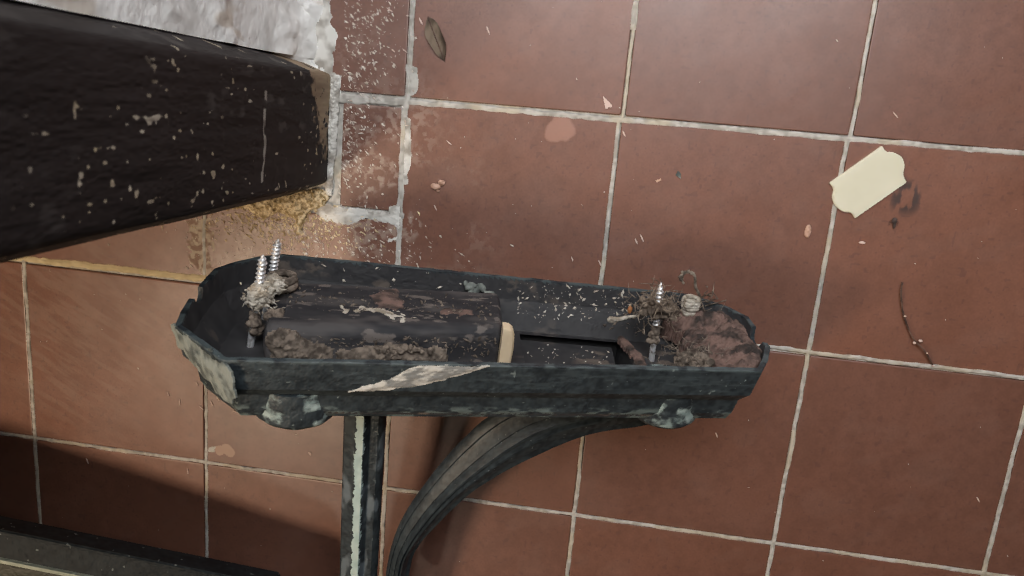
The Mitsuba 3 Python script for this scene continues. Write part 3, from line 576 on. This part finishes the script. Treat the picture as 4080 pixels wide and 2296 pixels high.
# arm: fluted tube
SEC = [(-0.0131, -0.0040), (-0.0131, 0.0040), (-0.0122, 0.0058), (-0.0060, 0.0086), (-0.0052, 0.0096), (-0.0004, 0.0102), (0.0004, 0.0095), (0.0014, 0.0070), (0.0034, 0.0052), (0.0060, 0.0058), (0.0085, 0.0062), (0.0112, 0.0046), (0.0129, 0.0018), (0.0131, -0.0040), (0.0065, -0.0100), (-0.0065, -0.0100)]
def extr(sec, x0, y0, y1, n=90):
    ys = np.linspace(y0, y1, n); S = A(sec); k = len(S)
    v = np.vstack([np.c_[S[:, 0] + x0, np.full(k, y), S[:, 1]] for y in ys])
    v += 0.0004 * (np.stack([meshkit.fbm(v * 110 + q * 5, 3, q + 9) for q in range(3)], -1) - 0.5)
    i, j = np.meshgrid(np.arange(n - 1), np.arange(k), indexing='ij'); p, q = (i * k + j).ravel(), (i * k + (j + 1) % k).ravel()
    return trimesh.Trimesh(v, np.vstack([np.c_[p, q, q + k], np.c_[p, q + k, p + k]]), process=False)
obj(br + '__arm_tube', W(extr(SEC, -0.065, -0.042, -0.40)), 'tube_metal', smooth=28)
# curved brace
upc = spline([(0.085, -0.043), (0.045, -0.057), (0.0170, -0.0745), (-0.0036, -0.1000), (-0.0242, -0.1372), (-0.0387, -0.1729), (-0.0450, -0.2103), (-0.047, -0.26)], 12)
loc_ = spline([(0.165, -0.043), (0.143, -0.063), (0.1213, -0.0757), (0.0825, -0.0858), (0.0441, -0.1085), (0.0115, -0.1358), (-0.0101, -0.1654), (-0.0253, -0.1926), (-0.0291, -0.2206), (-0.031, -0.27)], 12)
def resample(C, n):
    s = np.r_[0, np.cumsum(np.linalg.norm(np.diff(C, axis=0), axis=1))]; t = np.linspace(0, s[-1], n)
    return np.c_[np.interp(t, s, C[:, 0]), np.interp(t, s, C[:, 1])]
U_, L_ = resample(upc, 110), resample(loc_, 110)
PRF = [(0, -0.002), (0.015, 0.0012), (0.09, 0.0038), (0.12, 0.0028), (0.16, 0.0044), (0.29, 0.0070), (0.32, 0.0060), (0.36, 0.0082), (0.41, 0.0102), (0.445, 0.0102), (0.47, 0.0072), (0.515, 0.0072), (0.545, 0.0102), (0.58, 0.0100), (0.62, 0.0070), (0.78, 0.0054), (0.81, 0.0040), (0.96, 0.0030), (1.0, 0.0010), (1.0, -0.006), (0.75, -0.010), (0.25, -0.010)]
v = np.vstack([np.c_[(U_ + (L_ - U_) * t), np.full(110, z)][None] for t, z in PRF]).transpose(1, 0, 2).reshape(-1, 3)
v += 0.0005 * (np.stack([meshkit.fbm(v * 120 + q * 5, 3, q + 19) for q in range(3)], -1) - 0.5)
K = len(PRF); i, j = np.meshgrid(np.arange(109), np.arange(K), indexing='ij'); p_, q_ = (i * K + j).ravel(), (i * K + (j + 1) % K).ravel()
obj(br + '__brace', W(trimesh.Trimesh(v, np.vstack([np.c_[p_, q_ + K, q_], np.c_[p_, p_ + K, q_ + K]]), process=False)), 'brace_metal', smooth=28)
# plaster on the outside of the plate
def wallz(u): return np.interp(u, [-0.1308, 0.1187, 0.1604], [0.0642, 0.0483, 0.0463])
sm_place = lambda u, v, h: np.c_[u, v, wallz(u) - 0.0026 * np.clip(-v / 0.02, 0, 1.3) + 0.0001 + h]
obj(br + '__plaster_smear', W(crust([(-0.038, -0.0012), (-0.006, -0.0006), (0.004, -0.0012), (-0.012, -0.0080), (-0.030, -0.0150), (-0.052, -0.0200), (-0.072, -0.0212), (-0.064, -0.0160), (-0.050, -0.0110)], sm_place, 0.0008, 43, res=0.0006, amp=0.0012, freq=240)), 'plaster_smear', smooth=40, label='slanting smear of pale plaster across the plate side')
cu = unit(A([-0.1325, 0, 0.0640]) - A([-0.1643, 0, 0.0339])); cn = A([-cu[2], 0, cu[0]])
ch_place = lambda u, v, h: A([-0.1643, 0, 0.0339]) + u[:, None] * cu - v[:, None] * A([0, 1, 0]) + (h - 0.0016 * np.clip(v / 0.02, 0, 2))[:, None] * cn
obj(br + '__mortar_remnant', W(crust([(-0.004, 0.001), (0.044, 0.001), (0.050, 0.008), (0.050, 0.022), (0.046, 0.0285), (0.038, 0.0290), (0.028, 0.0240), (0.018, 0.0225), (0.008, 0.018), (-0.002, 0.014)], ch_place, 0.0014, 44, res=0.0006, amp=0.0050, freq=190, skirt=0.0006)), 'grey_mortar', smooth=40, label='ragged grey-green mortar stuck on the chamfered end')

# ------------------------------------------------------------------ dried mud and litter in the hollow of the bracket
def fibres(c, ext, n, L, r, seed):
    g = np.random.default_rng(seed); ms = []
    for _ in range(n):
        a = A(c) + g.normal(size=3) * A(ext); d = g.normal(size=3); d /= np.linalg.norm(d); l = g.uniform(*L); k = g.normal(size=3) * l * 0.25
        ms.append(tube([a, a + d * l * 0.5 + k, a + d * l], [r, r, r * 0.5], 4))
    return cat(ms)
obj('mud_clump', W(cat([blob((-0.1270, 0.0040, 0.001), (0.0070, 0.0066, 0.0060), 81, 0.55, 2.6, 4), blob((-0.1215, 0.0065, -0.006), (0.0066, 0.0054, 0.0062), 82, 0.5, 2.6, 4), blob((-0.1292, -0.0008, 0.002), (0.0052, 0.0044, 0.0048), 83, 0.5, 2.4, 4), grains(A([-0.126, 0.0035, 0.003]) + rng.normal(size=(90, 3)) * A([0.006, 0.0045, 0.004]), 0.0008, rng), clump((-0.1265, -0.002, 0.0), (0.009, 0.005, 0.006), 14, (0.0007, 0.0018), 84)])), 'pale_mud', smooth=40, label='pale grey mud lump on the nearer of the two left screws', category='mud')
obj('mud_clump', W(cat([clump((-0.1300, -0.0150, 0.001), (0.0042, 0.0100, 0.0035), 22, (0.0012, 0.0030), 85), clump((-0.118, -0.006, 0.008), (0.006, 0.006, 0.005), 20, (0.0010, 0.0030), 86)])), 'brown_mud', smooth=40, label='brown mud crumbling down the shank of the left screw', category='mud')
gq = np.random.default_rng(71)
def mud_grains():
    u = gq.uniform(-0.118, 0.010, 420); v = gq.normal(-0.014, 0.007, 420); k = (v > -0.030) & (v < -0.010)
    P = [np.c_[u[k], v[k], np.interp(u[k], [-0.1195, 0.0116], [0.0240, 0.0100]) + 0.0003]]
    u = gq.uniform(-0.118, 0.010, 260); z = gq.normal(-0.008, 0.012, 260); k = (z > -0.030) & (z < 0.002)
    P.append(np.c_[u[k], np.full(k.sum(), -0.0040), z[k]]); P = np.vstack(P)
    u = gq.normal(0.135, 0.022, 260); y = gq.uniform(-0.03, -0.003, 260); k = (u < 0.155) & (u > 0.07)
    zb = np.interp(u, [0.0333, 0.081, 0.1202, 0.1445, 0.1666], [-0.0525, -0.0500, -0.0478, -0.0462, -0.0322]) + np.where(y > -0.0155, 0.0032 - y * 0.13, 0.0052 + 0.6 * (-y - 0.0155))
    P = np.vstack([P, np.c_[u, y, zb + 0.0002][k]])
    return grains(P, 0.00025 + 0.0010 * gq.power(0.35, len(P)), gq)
obj('mud_grains', W(mud_grains()), 'brown_mud', kind='stuff', label='loose brown grains fallen from the dried mud in the hollow plate', category='mud')
def ring_mesh(c, R, r, seed):
    n, k = 28, 10; a = np.linspace(0, 2 * np.pi, n, endpoint=False); b = np.linspace(0, 2 * np.pi, k, endpoint=False)
    Aa, B = np.meshgrid(a, b, indexing='ij')
    P = np.stack([(R + r * np.cos(B)) * np.cos(Aa), r * np.sin(B), (R + r * np.cos(B)) * np.sin(Aa)], -1)
    P = P + 0.0022 * (np.stack([meshkit.fbm(P.reshape(-1, 3) * 260 + q * 7, 3, seed + q).reshape(n, k) for q in range(3)], -1) - 0.5) + A(c)
    i, j = np.meshgrid(np.arange(n), np.arange(k), indexing='ij'); i2, j2 = (i + 1) % n, (j + 1) % k
    p, q, s, t = (i * k + j).ravel(), (i2 * k + j).ravel(), (i2 * k + j2).ravel(), (i * k + j2).ravel()
    return trimesh.Trimesh(P.reshape(-1, 3), np.vstack([np.c_[p, s, q], np.c_[p, t, s]]), process=False)
obj('mud_cell', W(cat([ring_mesh((-0.1190, 0.0030, -0.022), 0.0070, 0.0022, 91), ring_mesh((-0.1188, -0.0010, -0.022), 0.0074, 0.0024, 92)])), 'brown_mud', smooth=40, label='open ring of brown mud round the farther left screw', category='mud')
front = lambda u, v, h: np.c_[u, -0.0044 + h, v]
def toptilt(u): return np.interp(u, [-0.1195, 0.0116], [0.0240, 0.0100])
top = lambda u, v, h: np.c_[u, v, toptilt(u) + h]
obj('mud_crust', W(cat([crust([(-0.121, -0.006), (-0.106, -0.005), (-0.094, -0.012), (-0.083, -0.017), (-0.083, -0.030), (-0.116, -0.030)], top, 0.0050, 46, res=0.0011, amp=0.0034, freq=150, skirt=0.001), clump((-0.112, -0.010, 0.0245), (0.009, 0.006, 0.002), 16, (0.0012, 0.0030), 47)])), 'brown_mud', smooth=40, label='thick brown mud crust at the left end of the black block', category='mud')
obj('mud_crust', W(cat([crust([(-0.082, -0.018), (-0.068, -0.016), (-0.052, -0.014), (-0.038, -0.017), (-0.018, -0.018), (-0.016, -0.030), (-0.082, -0.030)], top, 0.0045, 48, res=0.0011, amp=0.0036, freq=190, skirt=0.001), clump((-0.045, -0.017, 0.019), (0.022, 0.003, 0.002), 26, (0.0009, 0.0025), 49)])), 'brown_mud', smooth=40, label='lumpy brown mud ridge along the block behind the plate edge', category='mud')
obj('mud_crust', W(crust([(-0.085, 0.006), (-0.075, 0.010), (-0.066, 0.004), (-0.052, 0.008), (-0.040, 0.016), (-0.045, 0.0195), (-0.060, 0.012), (-0.078, 0.0135)], lambda u, v, h: np.c_[u, -0.0044 + h, v - 0.012], 0.0012, 50, res=0.0006, amp=0.0058, freq=330, skirt=0.0004)), 'pale_mud', smooth=40, label='thin pale mud trail winding over the face of the block', category='mud')
obj('mud_crust', W(crust([(-0.060, -0.030), (-0.051, -0.032), (-0.046, -0.016), (-0.049, -0.004), (-0.061, -0.006), (-0.066, -0.018)], front, 0.0012, 51, res=0.0007, amp=0.0055, freq=240, skirt=0.0004)), 'red_mud', smooth=40, label='pinkish mud patch on the upper face of the block', category='mud')
obj('mud_crust', W(crust([(-0.025, -0.010), (-0.004, -0.012), (-0.002, -0.003), (-0.022, -0.001)], front, 0.0010, 57, res=0.0007, amp=0.0042, freq=260, skirt=0.0004)), 'red_mud', smooth=40, label='thin reddish mud film near the cream end of the block', category='mud')
obj('paint_flake', W(crust([(0.004, -0.037), (0.012, -0.037), (0.011, -0.0335), (0.005, -0.034)], front, 0.0008, 58, res=0.0005, amp=0.0008, freq=260)), 'grey_mortar', label='small pale flake at the upper right corner of the block', category='flake')
obj('plaster_fragment', W(clump((0.001, -0.008, -0.049), (0.013, 0.006, 0.0016), 14, (0.0008, 0.0030), 59)), 'grey_mortar', smooth=40, label='grey plaster fragments between the block and the far plate wall', category='plaster')
# right screw: fibrous nest
obj('fibre_nest', W(cat([clump((0.1100, 0.0060, -0.010), (0.0125, 0.0095, 0.0085), 46, (0.0010, 0.0034), 93), fibres((0.110, 0.007, -0.010), (0.0062, 0.0045, 0.0045), 120, (0.006, 0.017), 0.00032, 94), clump((0.1215, 0.004, -0.010), (0.007, 0.008, 0.006), 22, (0.0010, 0.0028), 95)])), 'straw', smooth=40, label='brown fibrous nest clump round the right screw', category='nest')
obj('mud_clump', W(clump((0.1138, -0.0130, -0.0102), (0.0036, 0.0105, 0.0034), 26, (0.0012, 0.0029), 96)), 'brown_mud', smooth=40, label='mud sleeve on the shank of the right screw', category='mud')
obj('insect_shell', W(blob((0.0948, 0.0022, -0.012), (0.0015, 0.0024, 0.0014), 97, 0.4)), 'orange_shell', smooth=True, label='small orange insect shell left of the fibrous nest', category='shell')
obj('stalk', W(cat([tube(spline([(0.0835, -0.0065, -0.014), (0.089, -0.0050, -0.012), (0.095, -0.0025, -0.011), (0.101, -0.0005, -0.010)], 5), np.linspace(0.0017, 0.0007, 16), 7), blob((0.0850, -0.0072, -0.014), (0.0028, 0.0017, 0.0018), 98, 0.35)])), 'pale_mud', smooth=40, label='short pale stalk stuck out of the fibrous nest', category='stalk')
fill = lambda u, v, h: np.c_[u, -0.0240 + 0.0165 * np.clip((u - 0.120) / 0.046, 0, 1) + 0.004 * np.clip(np.abs(v) / 0.04, 0, 1) ** 2 + h, v]
obj('mud_crust', W(cat([crust([(0.130, -0.0425), (0.1445, -0.0420), (0.1642, -0.0300), (0.1738, -0.0175), (0.1745, 0.0), (0.1738, 0.018), (0.1660, 0.0320), (0.1580, 0.0420), (0.1480, 0.0430), (0.1440, 0.0280), (0.1370, 0.0120), (0.1330, -0.0060), (0.1350, -0.0200), (0.1270, -0.0330)], fill, 0.0050, 60, res=0.0007, amp=0.0032, freq=170, skirt=0.0100, rough=0.9),
    crust([(0.142, -0.020), (0.152, -0.026), (0.162, -0.018), (0.163, -0.002), (0.157, 0.010), (0.151, 0.016), (0.146, 0.002)], lambda u, v, h: fill(u, v, h + 0.0022), 0.0030, 67, res=0.0007, amp=0.0050, freq=230, skirt=0.002)])), 'red_mud', smooth=40, label='flaking reddish mud filling the right end of the hollow plate', category='mud')
obj('mud_crust', W(cat([clump((0.127, -0.0100, 0.026), (0.016, 0.005, 0.011), 80, (0.0008, 0.0030), 62), fibres((0.126, -0.006, 0.024), (0.009, 0.002, 0.006), 60, (0.004, 0.010), 0.0003, 63)])), 'brown_mud', smooth=40, label='crumbly brown litter between the right screw and the reddish crust', category='mud')
sd = cat([ring_mesh((0.1425, -0.0040 + 0.0018 * k, -0.034), 0.0046 + 0.0006 * math.sin(k * 1.1), 0.0014, 101 + k) for k in range(4)] + [blob((0.1425, -0.0075, -0.034), (0.0050, 0.0040, 0.0050), 106, 0.15)])
obj('seed_head', W(sd), 'pale_mud', smooth=40, label='small ribbed cream seed head beside the right screw', category='seed head')
td = spline([(0.1363, 0.0104, -0.040), (0.1338, 0.0135, -0.040), (0.1363, 0.0165, -0.041), (0.1402, 0.0182, -0.040), (0.1429, 0.0154, -0.039), (0.1455, 0.0079, -0.040), (0.1494, 0.0020, -0.040), (0.1525, -0.0040, -0.038)], 7)
obj('tendril', W(cat([tube(td, 0.0006 + 0.0009 * meshkit.noise(np.c_[np.arange(len(td)) * 0.7, np.zeros(len(td)), np.zeros(len(td))], 4) * np.linspace(1.2, 0.5, len(td)), 6)] + [blob(td[i] + g.normal(0, 0.0006, 3), (0.0011, 0.0010, 0.0010), 110 + i, 0.4, 1.6, 2) for i in range(0, 24, 3)])), 'straw', smooth=40, label='curled brown tendril sticking up at the right end of the bracket', category='tendril')
obj('straw_bits', W(fibres((0.1530, 0.0005, -0.038), (0.0022, 0.0030, 0.0020), 16, (0.005, 0.012), 0.00045, 64)), 'straw', smooth=40, label='short dry straws beside the curled tendril', category='straw')
g = np.random.default_rng(33)
xs = np.r_[g.uniform(0.028, 0.128, 300), g.uniform(-0.11, 0.02, 70)]; ys = g.uniform(-0.030, -0.002, len(xs))
zb = np.interp(xs, [-0.1254, -0.0817, -0.044, 0.0333, 0.081, 0.1202, 0.1445], [-0.0635, -0.0608, -0.0575, -0.0525, -0.0500, -0.0478, -0.0462])
off = np.where(ys > -0.016, 0.0030 + 0.0022 * (-ys / 0.016), 0.0052 + 0.0076 * ((-ys - 0.016) / 0.017))
obj('tray_crumbs', W(grains(np.c_[xs, ys, zb + off + 0.0003], 0.00022 + 0.0011 * g.power(0.30, len(xs)), g)), 'grit', kind='stuff', label='pale crumbs lying inside the hollow plate', category='crumbs')
xs = g.uniform(0.035, 0.093, 40); zz = g.uniform(-0.034, -0.006, 40)
obj('cover_crumbs', W(grains(np.c_[xs, np.full(40, -0.0393), zz], 0.0003 + 0.0008 * g.power(0.4, 40), g)), 'grit', kind='stuff', label='pale specks on the small dark plate in the opening', category='crumbs')

# ------------------------------------------------------------------ second piece: dark panel at the lower left corner
T0, T1 = A([0.0474, -0.3218, 0.095]), A([0.2049, -0.3485, 0.070])
E1 = unit(T1 - T0); E2 = unit(np.cross(E1, [0, 0, 1])); E2 = unit(E2 + A([0, 0, 0.05])); E3 = np.cross(E2, E1) * -1
if E3[2] < 0: E3 = -E3
def PN(m): 
    q = A(m.vertices); return trimesh.Trimesh(T0 + q[:, :1] * E1 + q[:, 1:2] * E2 + q[:, 2:] * E3, m.faces, process=False)
pn = thing('metal_panel', 'dark metal panel with a pale rib, cut off by the lower left corner', 'panel')
def pout(o, x1=0.194): return [(-0.30, o), (x1 - o * 0.35, o), (x1 + 0.028 - o, 0.032 + o * 0.3), (x1 + 0.030 - o, 0.19 - o), (-0.30, 0.19 - o)]
def phull(o0, z0, o1, z1): return hull([(x, y, z0) for x, y in pout(o0)] + [(x, y, z1) for x, y in pout(o1)])
body = phull(0.0025, -0.0180, 0.0, -0.0162) + phull(0, -0.0165, 0, -0.0012) + phull(0, -0.0014, 0.0010, 0.0) + phull(0.001, -0.0005, 0.019, 0.0030)
body = body - phull(0.0215, 0.0006, 0.0210, 0.0100)
mm = PN(man(body.refine_to_length(0.006)))
obj(pn + '__frame', mm, 'panel_metal', smooth=30)
obj(pn + '__inner_face', PN(man(phull(0.0225, -0.001, 0.0225, 0.0014))), 'panel_olive')
rib = phull(0.0186, 0.0018, 0.0194, 0.0052) - phull(0.0222, 0.0000, 0.0218, 0.0100)
obj(pn + '__rib', PN(man(rib.refine_to_length(0.008))), 'panel_rib', smooth=30)
obj(pn + '__lantern_body', PN(man(hull([(x, y, z) for x, y in ((-0.26, 0.07), (0.10, 0.07), (0.13, 0.09), (0.13, 0.18), (-0.26, 0.18)) for z in (-0.16, 0.0)]))), 'panel_metal')
